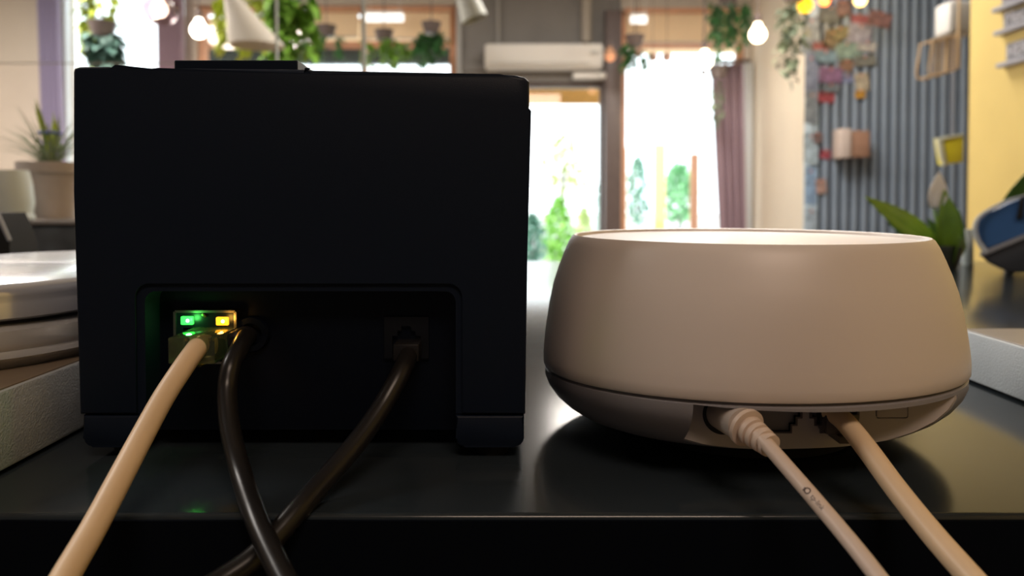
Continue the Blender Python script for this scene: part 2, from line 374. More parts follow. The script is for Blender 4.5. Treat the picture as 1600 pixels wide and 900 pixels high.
# ------------------------------------------------------------ white router
M_rt = mat('router_white', (0.80, 0.71, 0.65), 0.40, spec=0.5, coat=0.45)
M_rt.node_tree.nodes['Principled BSDF'].inputs['Coat Roughness'].default_value = 0.38
M_rl = mat('router_shaded', (0.28, 0.27, 0.29), 0.36, spec=0.5)  # same white plastic as above, shade below painted in as grey
M_rp = mat('router_port_grey', (0.62, 0.56, 0.53), 0.5)
M_hole = mat('port_hole', (0.015, 0.014, 0.016), 0.5)
RC = (0.0834, 0.274)
rt = thing('wifi_router', 'round white mesh router with tapered sides and underside greyed as shade, right of the black printer', 'router', (RC[0], RC[1], 0))
def wz(a): return 0.0038*max(0, -math.sin(a))+0.0014*math.cos(a)
def zz(d): return H-d
up = [(0.0000, 0.0150), (0.030, 0.0150), (0.055, 0.0146), (0.0585, 0.0142)]
prof = [(r, zz(d)) for r, d in ((0.0590, 0.0160), (0.0592, 0.0142), (0.0597, 0.0131), (0.0606, 0.0129), (0.0615, 0.0136), (0.0628, 0.0158), (0.0645, 0.0198), (0.0664, 0.0248), (0.0682, 0.0304), (0.0697, 0.0375), (0.0707, 0.0440), (0.0715, 0.0500), (0.0719, 0.0550), (0.0718, 0.0582), (0.0714, 0.0590), (0.0690, 0.0592))]
def warp_u(a, k):
    z = prof[k][1]; t = max(0, min(1, (H-0.0135-z)/0.0455)); return wz(a)*t*t
bm = bmesh.new(); lathe(bm, prof, (RC[0], RC[1], 0), 160, warp_u); link('upper_shell', bm, M_rt, rt, ang=40)
bm = bmesh.new(); lathe(bm, [(0.0004, zz(0.0152)), (0.04, zz(0.0150)), (0.0560, zz(0.0144)), (0.0582, zz(0.0141)), (0.0588, zz(0.0146)), (0.0590, zz(0.0165))], (RC[0], RC[1], 0), 128); link('top_disc', bm, M_rt, rt, ang=40)
lp = [(0.0690, zz(0.0588)), (0.0700, zz(0.0596)), (0.0712, zz(0.0602)), (0.0712, zz(0.0625)), (0.0700, zz(0.0655)), (0.0675, zz(0.0690)), (0.0640, zz(0.0722)), (0.0600, zz(0.0748)), (0.0555, zz(0.0766)), (0.0520, zz(0.0774)), (0.0500, zz(0.0772)), (0.0480, zz(0.0768)), (0.0480, zz(0.060)), (0.0680, zz(0.0585))]
def warp_l(a, k): return wz(a)*0.95
bm = bmesh.new(); rg = lathe(bm, lp, (RC[0], RC[1], 0), 160, warp_l)
for i in range(160): bm.faces.new((rg[-1][i], rg[-1][(i+1) % 160], rg[0][(i+1) % 160], rg[0][i]))
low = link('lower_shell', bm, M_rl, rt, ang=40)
PX0, PX1, PY = RC[0]-0.0325, RC[0]+0.0485, RC[1]-0.0525
SH = 0.0038
cb = bmesh.new()
zt = zz(0.0614)+SH
for_ = [(PX0-0.0015, -0.02), (PX1-0.004, -0.02), (PX1+0.004, zt), (PX0, zt)]
prism_xz(cb, for_, 0.15, PY); bool_cut(low, cb)
# port panel behind the opening
bm = bmesh.new()
pts = [(PX0-0.001, zz(0.0760)+SH*0.6), (PX0+0.006, zz(0.0774)+SH*0.7), (RC[0]-0.012, zz(0.0780)+SH*0.95), (RC[0]+0.005, zz(0.0780)+SH), (RC[0]+0.022, zz(0.0772)+SH), (RC[0]+0.036, zz(0.0755)+SH), (PX1-0.001, zz(0.072)+SH), (PX1+0.003, zt+0.0006), (PX0-0.001, zt+0.0006)]
prism_xz(bm, pts, PY-0.0012, PY+0.002); pp = link('port_panel', bm, M_rp, rt)
def stepped(cx, zb, zt_, w):
    return [(cx-w*.29, zb), (cx+w*.29, zb), (cx+w*.29, zb+.0022), (cx+w*.40, zb+.0022), (cx+w*.40, zb+.0044), (cx+w*.5, zb+.0044), (cx+w*.5, zt_), (cx-w*.5, zt_), (cx-w*.5, zb+.0044), (cx-w*.40, zb+.0044), (cx-w*.40, zb+.0022), (cx-w*.29, zb+.0022)]
ports = []
for pxc in (1215, 1304):
    cxp = X(pxc, PY); zb = Z(672, PY); zt2 = zt+0.0003
    cb = bmesh.new(); prism_xz(cb, stepped(cxp, zb, zt2, 0.0132), PY-0.006, PY+0.006); bool_cut(pp, cb)
    # port liner: dark box with a stepped frame and contact pins
    bm = bmesh.new(); prism_xz(bm, stepped(cxp, zb, zt2, 0.0132), PY+0.0045, PY+0.006)
    pt = link('ethernet_port', bm, M_hole, rt)
    bm = bmesh.new(); st = stepped(cxp, zb-0.0005, zt2, 0.0146); si = stepped(cxp, zb, zt2, 0.0132)
    n = len(st)
    a = [bm.verts.new((p[0], PY-0.0016, p[1])) for p in st]; b = [bm.verts.new((p[0], PY-0.0016, p[1])) for p in si]
    c2 = [bm.verts.new((p[0], PY+0.0045, p[1])) for p in si]; a2 = [bm.verts.new((p[0], PY-0.001, p[1])) for p in st]
    for i in range(n):
        j = (i+1) % n; bm.faces.new((a[i], a[j], b[j], b[i])); bm.faces.new((b[i], b[j], c2[j], c2[i])); bm.faces.new((a[i], a2[i], a2[j], a[j]))
    link('port_rim', bm, mat('port_rim', (0.12, 0.10, 0.11), 0.4), pt, smooth=False)
# reset button with its groove
gx0, gx1, gz0, gz1 = X(1369, PY), X(1420, PY), Z(652, PY), Z(628, PY)
cb = bmesh.new(); prism_xz(cb, rrect(gx0, gx1, gz0, gz1, 0.0008, 4), PY-0.004, PY-0.0002); bool_cut(pp, cb)
bm = bmesh.new(); prism_xz(bm, rrect(gx0+.00035, gx1-.00035, gz0+.00035, gz1-.0003, 0.0006, 4), PY-0.0013, PY); link('push_button', bm, M_rp, rt)
cb = bmesh.new(); lathe(cb, [(r-0.0002, z) for r, z in lp[1:11]]+[(0.002, lp[10][1])], (RC[0], RC[1], 0), 160, lambda a, k: wz(a)*0.95, cap0=True, cap1=True); bool_cut(pp, cb, 'INTERSECT')
# DC socket ring
bm = bmesh.new(); cdc = V(1128, 645, PY)
lathe(bm, [(0.0042, 0), (0.0042, 0.0006), (0.0060, 0.0006), (0.0060, 0)], (0, 0, 0), 40)
bmesh.ops.transform(bm, matrix=Matrix.Translation((cdc.x, PY-0.001, cdc.z)) @ Matrix.Rotation(PI/2, 4, 'X'), verts=bm.verts); link('power_socket', bm, M_hole, rt)
bm = bmesh.new(); lathe(bm, [(0.036, 0), (0.040, 0.001), (0.042, 0.012), (0.042, 0.016)], (RC[0], RC[1]+0.004, 0), 64, cap0=True, cap1=True); link('rubber_base', bm, M_rub, rt)
give(rt)

# ------------------------------------------------------------ cables
M_cw = mat('cable_cream', (0.88, 0.66, 0.43), 0.42, noise=0.03, nscale=60)
M_cb = mat('cable_black', (0.012, 0.011, 0.011), 0.30, spec=0.45)
M_clear = mat('clear_plug', (0.42, 0.50, 0.28), 0.10, trans=0.9, ior=1.5)
def cable_path(l): return spline([V(*p) for p in l], 10)
# white ethernet cable into the printer, with a clear plug
tc_ = thing('ethernet_cable', 'cream ethernet cable with a clear plug curving down left from the black printer', 'cable', V(304, 548, 0.236))
bm = bmesh.new(); tube(bm, cable_path([(314, 538, .236), (306, 546, .230), (284, 577, .2225), (255, 622, .214), (222, 682, .202), (185, 752, .189), (145, 827, .176), (104, 897, .164), (78, 945, .156)]), 0.0031); link('cable_jacket', bm, M_cw, tc_)
q0 = V(262, 528, 0.2305); q1 = V(336, 569, 0.2305)
bm = bmesh.new(); box(bm, q0.x, q1.x, 0.2305, 0.2500, q1.z, q0.z)
for v in bm.verts:
    if v.co.y > 0.24: v.co.x += 0.0006; v.co.z += 0.0004
bevel_all(bm, 0.0004, 2); pl = link('plug', bm, M_clear, tc_); pl['label'] = 'clear plastic plug'
bm = bmesh.new(); box(bm, (q0.x+q1.x)/2-0.002, (q0.x+q1.x)/2+0.002, 0.233, 0.2465, q1.z-0.0016, q1.z-0.0006); bevel_all(bm, 0.0003, 1); link('latch', bm, M_clear, pl)
bm = bmesh.new()
for i in range(8): xx = q0.x+0.0022+i*0.00125; box(bm, xx, xx+0.0006, 0.243, 0.2485, q0.z-0.0032, q0.z-0.0008)
ow = link('wires', bm, mat('wire_brass', (0.6, 0.4, 0.12), 0.3, metal=1.0), pl); ow['kind'] = 'stuff'
give(tc_)
# black power cable
tb = thing('power_cable', 'black power cable with round plug bending down beside the clear plug on the printer', 'cable', V(378, 535, 0.236))
bm = bmesh.new(); tube(bm, cable_path([(384, 527, .240), (374, 545, .232), (361, 572, .226), (355, 612, .222), (360, 672, .214), (378, 745, .203), (402, 815, .1865), (434, 885, .174), (460, 935, .166)]), 0.0029); link('cable_jacket', bm, M_cb, tb)
cc_ = V(386, 524, IY)
bm = bmesh.new(); lathe(bm, [(0.0034, -0.001), (0.0034, 0.0095), (0.0031, 0.0112), (0.0018, 0.0122)], (0, 0, 0), 32, cap0=True, cap1=True)
bmesh.ops.transform(bm, matrix=Matrix.Translation((cc_.x, IY, cc_.z)) @ Matrix.Rotation(PI/2, 4, 'X'), verts=bm.verts); link('plug', bm, mat('plug_black', (0.014, 0.013, 0.014), 0.35), tb)
give(tb)
td = thing('drawer_cable', 'black drawer cable hanging from the right printer socket, crossing behind the power cable', 'cable', V(640, 548, 0.24))
bm = bmesh.new(); tube(bm, cable_path([(640, 552, .2445), (625, 585, .236), (597, 635, .229), (560, 688, .220), (512, 745, .209), (470, 792, .1985), (430, 838, .1915), (392, 876, .186), (345, 908, .181), (300, 935, .176)]), 0.0031); link('cable_jacket', bm, M_cb, td)
a = V(640, 540, IY)
bxo('plug', a.x-0.0042, a.x+0.0042, 0.2425, IY+0.0002, a.z-0.0035, a.z+0.0022, _m['plug_black'], td, r=0.0006)
give(td)
# router power lead
tp = thing('router_power_lead', 'thin pale power lead with ribbed strain relief plugged into the left end of the router', 'cable', V(1130, 645, 0.215))
M_cp = mat('lead_pale', (0.72, 0.58, 0.48), 0.42)
pth = cable_path([(1160, 664, .2055), (1188, 684, .1975), (1240, 742, .186), (1300, 812, .173), (1350, 873, .163), (1392, 928, .155)])
bm = bmesh.new(); tube(bm, pth, 0.00195); link('cable_jacket', bm, M_cp, tp)
a, b = V(1128, 645, PY-0.001), V(1164, 666, .2045); d = (b-a).normalized()
M_pg = mat('plug_grey', (0.58, 0.50, 0.44), 0.42)
bm = bmesh.new(); tube(bm, [a+(b-a)*t for t in (0, .3, .7, .93, 1.0)], lambda t: 0.0048, 32); link('plug', bm, M_pg, tp)
e = V(1204, 697, .1955); bm = bmesh.new(); pp_ = [b-d*0.001]; rs = []
npt = 64; path = [b+(e-b)*(i/npt) for i in range(npt+1)]
def rib(t): return 0.0053 if t < 0.14 else (0.0037 if t < 0.2 else (0.0043-0.0012*t)*(1.0 if ((t-0.2)*4.4) % 1 < 0.66 else 0.80))
tube(bm, path, rib, 28); link('strain_relief', bm, M_cp, tp)
# printed mark on the lead
i0 = 0
def at_px(path, X_):   # nearest sample to an x pixel
    best = min(range(len(path)), key=lambda i: abs(CX+path[i].x/path[i].y*F-X_)); return best
i1 = at_px(pth, 1272); i2 = at_px(pth, 1292)
pa, pb = pth[i1], pth[i2]; dd = (pb-pa).normalized(); mid = V(1283, 783, 1); mid = pa+(pb-pa)*0.4
view = (Vector((0, 0, H))-mid).normalized(); nn = (view-dd*view.dot(dd)).normalized(); sd = nn.cross(dd)
cu = bpy.data.curves.new('print', 'FONT'); cu.body = 'tp-link'; cu.size = 0.0017; cu.extrude = 0.00002; cu.align_x = 'CENTER'; cu.align_y = 'CENTER'
to = bpy.data.objects.new('t', cu); COL.objects.link(to); dg = bpy.context.evaluated_depsgraph_get(); dg.update()
tm = bpy.data.meshes.new_from_object(to.evaluated_get(dg)); bpy.data.objects.remove(to)
bm = bmesh.new(); bm.from_mesh(tm)
for v in bm.verts: v.co.x += 0.0012
# little emblem ahead of the word: ring with a stem
for k in range(20):
    a0, a1 = 2*PI*k/20, 2*PI*(k+1)/20
    q = [bm.verts.new((-0.0026+r*math.cos(t), r*math.sin(t), 0.00002)) for r, t in ((.00085, a0), (.00085, a1), (.00055, a1), (.00055, a0))]; bm.faces.new(q)
bm.faces.new([bm.verts.new(p) for p in ((-.0037, .0001, .00002), (-.0032, .0001, .00002), (-.0032, -.0008, .00002), (-.0037, -.0008, .00002))])
R_ = 0.00199
for v in bm.verts:     # wrap round the lead
    x_, y_ = v.co.x, v.co.y; ang = y_/R_; p = mid+dd*x_+sd*math.sin(ang)*R_+nn*(math.cos(ang)*R_+v.co.z)
    # follow the bend of the lead
    best = min(pth[i1-6:i2+8], key=lambda q: (q-p).length)
    v.co = p
link('printed_mark', bm, mat('print_ink', (0.10, 0.06, 0.05), 0.6), tp, smooth=False)
give(tp)
te = thing('router_ethernet_cable', 'thick cream ethernet cable leaving the right port of the router towards lower right', 'cable', V(1304, 640, 0.215))
bm = bmesh.new(); tube(bm, cable_path([(1297, 642, PY-.004), (1318, 657, .212), (1352, 698, .2025), (1402, 766, .1905), (1460, 838, .1775), (1522, 908, .1655), (1550, 940, .160)]), 0.0029); link('cable_jacket', bm, M_cw, te)
a = V(1300, 650, PY)
o = bxo('plug', a.x-0.0046, a.x+0.0050, PY-0.007, PY+0.0005, Z(668, PY), Z(640, PY)+0.0005, mat('plug_smoke', (0.10, 0.08, 0.08), 0.2, trans=0.3), te, r=0.0005)
bm = bmesh.new(); box(bm, a.x-0.0016, a.x+0.0016, PY-0.009, PY-0.001, Z(678, PY), Z(668, PY)); link('latch', bm, _m['plug_smoke'], o)
give(te)

# ------------------------------------------------------------ textured risers left and right
M_lt = mat('leatherette', (0.48, 0.53, 0.57), 0.42, bump=0.45, bscale=1500, noise=0.05, nscale=40)
M_tt = mat('riser_top', (0.22, 0.17, 0.12), 0.32)
def riser(name, label, x0, x1, y0, y1, h):
    r = thing(name, label, 'riser', ((x0+x1)/2, (y0+y1)/2, 0))
    bxo('base', x0, x1, y0, y1, 0.0012, h-0.0005, M_lt, r, r=0.0012)
    bxo('top_board', x0+0.0012, x1-0.0012, y0+0.0012, y1-0.0012, h-0.0012, h, M_tt, r, r=0.0004)
    bxo('underside_pad', x0+0.003, x1-0.003, y0+0.003, y1-0.003, 0, 0.0014, M_rub, r)
    give(r)
riser('display_riser', 'low light-grey pebbled riser under the round glass jar at the left edge', -0.42, -0.154, 0.2, 0.352, 0.026)
riser('display_riser', 'low pale pebbled riser with brown top at the right edge behind the router', 0.208, 0.46, 0.2, 0.35, 0.0236)
# ------------------------------------------------------------ jars
M_chr = mat('polished_lid', (0.84, 0.87, 0.92), 0.2, metal=0.55)
M_gl = mat('jar_glass', (0.95, 0.96, 0.96), 0.08, trans=0.6, ior=1.35)
def jar(label, cx, cy, z0, R, hb, hl, cont):
    j = thing('glass_jar', label, 'jar', (cx, cy, z0), 'round glass jars with shiny lids')
    bm = bmesh.new(); lathe(bm, [(0.001, 0.0), (R*0.94, 0.0), (R*0.99, 0.003), (R*1.02, hb*0.25), (R*0.985, hb*0.38), (R*1.01, hb*0.5), (R*1.0, hb*0.80), (R*0.93, hb*0.93), (R*0.93, hb), (R*0.90, hb), (R*0.90, hb*0.9), (R*0.95, hb*0.7), (R*0.95, 0.004), (0.001, 0.003)], (cx, cy, z0), 96); link('glass_body', bm, M_gl, j, ang=50)
    bm = bmesh.new(); lathe(bm, [(R*0.97, hb), (R*1.0, hb+0.001), (R*1.0, hb+hl*0.45), (R*0.99, hb+hl*0.55), (R*1.0, hb+hl*0.66), (R*0.985, hb+hl*0.85), (R*0.94, hb+hl*0.97), (R*0.90, hb+hl*0.98), (R*0.86, hb+hl*1.02), (R*0.5, hb+hl*1.10), (0.001, hb+hl*1.12)], (cx, cy, z0), 96, cap0=True); link('lid', bm, M_chr, j, ang=50)
    bm = bmesh.new(); lathe(bm, [(R*0.96, hb-0.0012), (R*0.96, hb+0.0004)], (cx, cy, z0), 64, cap0=True, cap1=True); link('gasket', bm, M_rub, j)
    bm = bmesh.new(); lathe(bm, [(0.001, 0.0045), (R*0.88, 0.0045), (R*0.9, hb*0.5), (R*0.5, hb*0.6), (0.001, hb*0.62)], (cx, cy, z0), 48); o = link('contents', bm, cont, j); o['kind'] = 'stuff'
    give(j)
M_amber = mat('amber_sweets', (0.75, 0.45, 0.08), 0.5, noise=0.6, nscale=160)
M_tan = mat('tan_sweets', (0.60, 0.40, 0.25), 0.5, noise=0.4, nscale=120)
jar('nearest round jar with polished lid, on the grey riser at the left edge', -0.2105, 0.288, 0.026, 0.055, 0.0165, 0.0125, M_amber)
jar('round jar with tan contents just behind the nearest jar, left of the printer', -0.243, 0.415, 0.0, 0.058, 0.044, 0.008, M_tan)
# the second jar stands on the counter behind the riser
bkt = thing('dark_box', 'low blue-grey box on the counter carrying the small potted plant', 'box', (-0.62, 0.93, 0))
bxo('box_body', X(8, .86), X(240, .86), 0.86, 1.008, 0.0, Z(352, .86), mat('box_slate', (0.10, 0.115, 0.13), 0.5, noise=0.35, nscale=30), bkt, r=0.002)
bxo('box_lid', X(4, .86), X(244, .86), 0.855, 1.012, Z(352, .86), Z(345, .86), mat('box_lid', (0.24, 0.22, 0.21), 0.5), bkt, r=0.002)
give(bkt)
zb = Z(345, .86)
wd = thing('black_wedge_stand', 'black wedge-shaped stand with a grey edge at the far left behind the jars', 'stand', (X(-20, .5), .5, 0))
bm = bmesh.new(); Yw = 0.52
prism_xz(bm, [(X(-60, Yw), 0), (X(14, Yw), 0), (X(14, Yw), Z(376, Yw)), (X(-4, Yw), Z(333, Yw)), (X(-60, Yw), Z(333, Yw))], Yw, Yw+0.03); link('wedge_body', bm, M_rub, wd)
bm = bmesh.new(); tube(bm, [V(-4, 333, Yw-0.001), V(15, 376, Yw-0.001)], 0.0014, 12); link('edge_strip', bm, mat('edge_grey', (0.4, 0.42, 0.45), 0.3), wd)
give(wd)
# potted plant on the box
pc = Vector((X(80, .965), .965, zb))
pt_ = thing('potted_plant', 'small spiky-leaved plant in a taupe pot standing on the slate box at left', 'plant', pc)
rp = 43/F*.965
bm = bmesh.new(); hh = Z(254, .965)-zb
lathe(bm, [(rp*0.74, 0), (rp*0.78, hh*0.06), (rp*0.95, hh*0.78), (rp*0.97, hh*0.80), (rp*1.08, hh*0.81), (rp*1.10, hh), (rp*0.98, hh), (rp*0.9, hh*0.9)], pc, 48, cap0=True, cap1=True); link('pot', bm, mat('pot_taupe', (0.50, 0.43, 0.39), 0.6, noise=0.1), pt_)
bm = bmesh.new()
topc = pc+Vector((0, 0, hh))
for i in range(70):
    a = rnd(0, 2*PI); sp = rnd(0.2, 1.0); d = Vector((math.cos(a)*sp, math.sin(a)*sp, rnd(0.5, 1.3)))
    leaf(bm, topc+Vector((rnd(-.008, .008), rnd(-.008, .008), -0.004)), d, Vector((0, 0, 1)), rnd(0.05, 0.095), 0.0028, 0.35*sp+0.1, 6)
o = link('foliage', bm, mat('leaf_sage', (0.26, 0.34, 0.20), 0.5), pt_); o['kind'] = 'stuff'
for k in range(4):
    bm = bmesh.new(); a = k*1.5; leaf(bm, topc, Vector((0.22*math.cos(a), 0.2*math.sin(a), 1)), Vector((0, 1, 0.1)), 0.058+0.008*k, 0.008, 0.1, 7); solid(link('leaf', bm, M_leafy, pt_), 0.0006)
bm = bmesh.new(); rr = [Vector((pc.x+0.012*math.cos(t), pc.y+0.012*math.sin(t), Z(208, .965))) for t in [2*PI*i/24 for i in range(25)]]
tube(bm, rr, 0.0022, 8, False); link('blue_tie', bm, mat('tie_blue', (0.12, 0.16, 0.55), 0.5), pt_)
give(pt_)

wc = thing('pale_cup', 'pale blue-white cup with a foot ring on the slate box, before the taupe pot', 'cup', (X(12, .885), .885, zb))
r_ = 37/F*.885; h_ = Z(266, .885)-zb
bm = bmesh.new(); lathe(bm, [(r_*0.8, 0), (r_*1.0, 0.001), (r_*1.0, h_*0.09), (r_*0.93, h_*0.13), (r_*0.95, h_*0.2), (r_*1.0, h_*0.35), (r_*0.92, h_*0.75), (r_*0.8, h_), (r_*0.76, h_), (r_*0.86, h_*0.7), (r_*0.8, h_*0.2)], (X(12, .885), .885, zb), 48, cap0=True, cap1=True); link('cup_body', bm, mat('cup_white', (0.72, 0.80, 0.80), 0.3), wc)
give(wc)
# ------------------------------------------------------------ right: card terminal, white post, peace lily
Yt = 0.86
TS = 0
tm_ = thing('card_terminal', 'blue handset with pale rim lying on a sloping dark grey cradle at the right edge', 'terminal', (X(1640, Yt), Yt+0.05, 0))
def poly(l, Y): return [(X(a, Y), Z(b, Y)) for a, b in l]
def slab(name, pts, y0, y1, m, parent, r=0.002):
    bm = bmesh.new(); prism_xz(bm, pts, y0, y1)
    e = [e for e in bm.edges if abs(e.verts[0].co.y-e.verts[1].co.y) < 1e-6]
    bmesh.ops.bevel(bm, geom=e, offset=r, segments=3, profile=0.5, affect='EDGES'); return link(name, bm, m, parent)
def polys(l, Y): return [(X(a+TS, Y), Z(b, Y)) for a, b in l]
slab('cradle', polys([(1535, 401), (1541, 396), (1600, 370), (1690, 338), (1740, 345), (1745, 405), (1735, 420), (1580, 424), (1562, 418), (1545, 410)], Yt), Yt, Yt+0.05, mat('cradle_grey', (0.045, 0.05, 0.06), 0.4), tm_)
slab('cradle_edge', polys([(1532, 401), (1535, 393), (1600, 364), (1690, 331), (1692, 337), (1600, 371), (1541, 399)], Yt), Yt-0.003, Yt+0.053, mat('cradle_edge', (0.28, 0.29, 0.32), 0.3), tm_, 0.0008)
slab('handset', polys([(1527, 352), (1530, 343), (1545, 332), (1575, 316), (1600, 308), (1660, 298), (1700, 310), (1696, 332), (1600, 364), (1541, 392), (1533, 378), (1528, 365)], Yt), Yt+0.002, Yt+0.048, mat('handset_blue', (0.045, 0.13, 0.33), 0.35), tm_, 0.003)
bm = bmesh.new(); rp_ = spline([V(a, b, Yt-0.0005) for a, b in ((1600, 305), (1572, 314), (1546, 328), (1529, 342), (1524, 358), (1529, 377), (1542, 394))], 5)
tube(bm, rp_, lambda t: 0.0008+0.0024*min(1, t*1.6), 10); link('pale_rim', bm, mat('rim_pale', (0.55, 0.62, 0.68), 0.35), tm_)
slab('clip', polys([(1587, 342), (1593, 308), (1599, 306), (1597, 340)], Yt), Yt-0.004, Yt+0.004, M_rub, tm_, 0.0006)
for x in (1560, 1600, 1720):
    bm = bmesh.new(); lathe(bm, [(0.005, 0), (0.006, 0.001), (0.006, 0.008)], (X(x+TS, Yt+.02), Yt+0.02, 0), 24, cap0=True, cap1=True); link('foot', bm, _m['rim_pale'] if x == 1560 else M_rub, tm_)
piv = Vector((X(1531, Yt), Yt, 0)); az = math.radians(-32)
for c_ in [o for o in COL.objects if o.parent == tm_]:      # the cradle is turned to face the bar's far side
    c_.data.transform(Matrix.Translation(piv) @ Matrix.Rotation(az, 4, 'Z') @ Matrix.Diagonal((1/1.18, 1, 1, 1)) @ Matrix.Translation(-piv))
BASE[tm_] = Vector((piv.x+0.05, piv.y, 0))
give(tm_)
bm = bmesh.new(); c = V(1512, 405, 0.955); lathe(bm, [(0.0062, 0), (0.0066, 0.001), (0.0064, Z(360, .955)-0.001), (0.0056, Z(358, .955))], (c.x, 0.955, 0), 32, cap0=True, cap1=True)
tag(link('white_post', bm, mat('post_white', (0.62, 0.70, 0.70), 0.4)), 'short slim white post standing on the counter between the plant and the blue terminal', 'post')
ly = thing('peace_lily', 'green broad-leaved plant with one white bloom, rising behind the right side of the router', 'plant', (X(1470, .92), .92, 0))
bm = bmesh.new(); lathe(bm, [(0.018, 0), (0.019, 0.002), (0.0235, 0.022), (0.0245, 0.0225), (0.0245, 0.028), (0.022, 0.028), (0.021, 0.024)], (X(1470, .92), .92, 0), 40, cap0=True, cap1=True); link('pot', bm, mat('pot_dark', (0.05, 0.06, 0.05), 0.5), ly)
def bigleaf(p0, p1, w, m, bend=0.1, Y0=.92, Y1=.90, flip=1):
    a = V(*p0, Y0); b = V(*p1, Y1); d = b-a; L = d.length
    bm = bmesh.new(); leaf(bm, a, d, Vector((0, -1, 0.55*flip)), L, w/F*Y0, bend, 10); return solid(link('leaf', bm, m, ly), 0.0008)
M_lf = mat('lily_leaf', (0.22, 0.40, 0.04), 0.4, noise=0.2, nscale=25)
M_ld = mat('lily_leaf_dark', (0.06, 0.16, 0.03), 0.4, noise=0.2, nscale=25)
bigleaf((1468, 388), (1338, 312), 44, M_lf, -0.10); bigleaf((1466, 392), (1385, 350), 34, M_ld, -0.05, Y1=.93)
bigleaf((1478, 396), (1478, 296), 42, M_lf, 0.03); bigleaf((1482, 398), (1500, 325), 30, M_ld, 0.05, Y1=.94)
bigleaf((1480, 404), (1506, 346), 30, M_ld, 0.1, Y0=.93, Y1=.95); bigleaf((1488, 412), (1506, 370), 34, M_lf, 0.1, Y1=.88)
bigleaf((1480, 400), (1450, 340), 26, M_ld, 0.0, Y1=.95)
bm = bmesh.new(); tube(bm, spline([V(1474, 396, .92), V(1462, 340, .915), V(1460, 318, .91)]), 0.0012, 8); link('stem', bm, M_lf, ly)
bm = bmesh.new(); a = V(1457, 326, .905); b = V(1470, 268, .905); leaf(bm, a, b-a, Vector((0.2, -1, 0)), (b-a).length, 34/F*.92, 0.05, 10); o = solid(link('bloom', bm, mat('bloom_white', (0.95, 0.97, 0.96), 0.5), ly), 0.0008); o['label'] = 'white bloom'
give(ly)
bm = bmesh.new(); a = V(1560, 352, 1.02); b = V(1612, 262, 1.0)
lv = thing('leafy_stem', 'dark green pointed leaf rising behind the blue terminal against the yellow wall', 'plant', (X(1590, 1.0), 0.99, 0))
leaf(bm, a, b-a, Vector((0, -1, 0)), (b-a).length, 34/F, 0.02, 8); solid(link('leaf', bm, M_ld, lv), 0.0008)
bm = bmesh.new(); tube(bm, [a, Vector((a.x, .99, 0.0))], 0.0015, 8); link('stem', bm, M_ld, lv); give(lv)

# ------------------------------------------------------------ furniture of the room: curtains
def curtain(label, pxa, pxb, pyt, m, Y=5.86, folds=5, zb=ZF+0.02, pxa2=None, pxb2=None):
    bm = bmesh.new(); n = folds*10; cols = []
    xa, xb = (pxa-CX)/F*Y, (pxb-CX)/F*Y; xa2 = (pxa2-CX)/F*Y if pxa2 else xa; xb2 = (pxb2-CX)/F*Y if pxb2 else xb
    z1 = P(800, pyt, Y).z; zc = P(800, 352, Y).z
    rows = 14
    for j in range(rows+1):
        z = z1+(zb-z1)*j/rows; t = min(1, (z1-z)/(z1-zc)); row = []
        for i in range(n+1):
            s = i/n; x = (xa+(xa2-xa)*t)*(1-s)+(xb+(xb2-xb)*t)*s
            row.append(bm.verts.new((x, Y+0.028*math.sin(s*folds*2*PI+0.4*math.sin(j*.3)), z)))
        cols.append(row)
    for j in range(rows):
        for i in range(n): bm.faces.new((cols[j][i], cols[j][i+1], cols[j+1][i+1], cols[j+1][i]))
    c = thing('curtain', label, 'curtain', ((xa+xb)/2, Y, zb), 'window curtains'); o = link('drape', bm, m, c, ang=80); solid(o, 0.004)
    bm = bmesh.new(); tube(bm, [Vector((xa-0.05, Y, z1+0.02)), Vector((xb+0.05, Y, z1+0.02))], 0.014, 12); link('rod', bm, M_darkfr, c)
    give(c)
curtain('lavender curtain at the far left, beside the bright narrow window', 60, 96, -85, M_curt, pxa2=68, pxb2=104)
curtain('mauve curtain behind the glowing globe bulb, left of the conical white lamp', 248, 290, -85, M_curt2)
curtain('plum curtain on the right of the garden window, beside the cream wall', 1110, 1160, 100, M_curt2, folds=4, pxa2=1124, pxb2=1166)
# blinds inside windows 2 and 3
def blind(label, x0, x1, ya, yb):
    b = thing('roller_blind', label, 'blind', (bx((x0+x1)/2), 5.97, bz(yb)), 'roller blinds')
    bxo('cloth', bx(x0), bx(x1), 5.985, 5.989, bz(yb), bz(ya), M_blind, b)
    bxo('cassette', bx(x0-2), bx(x1+2), 5.95, 6.0, bz(ya), bz(ya-8), M_wood, b, r=0.006)
    bxo('bottom_bar', bx(x0), bx(x1), 5.975, 5.995, bz(yb+2), bz(yb), _m['pelmet'], b)
    give(b)
blind('half-drawn beige blind in the wide window, left of its centre bar', 476, 562, 20, 58)
blind('half-drawn beige blind in the wide window, between its centre bar and the grey wall', 572, 704, 20, 60)
blind('half-drawn beige blind in the garden window behind the string bulbs', 976, 1158, 22, 66)
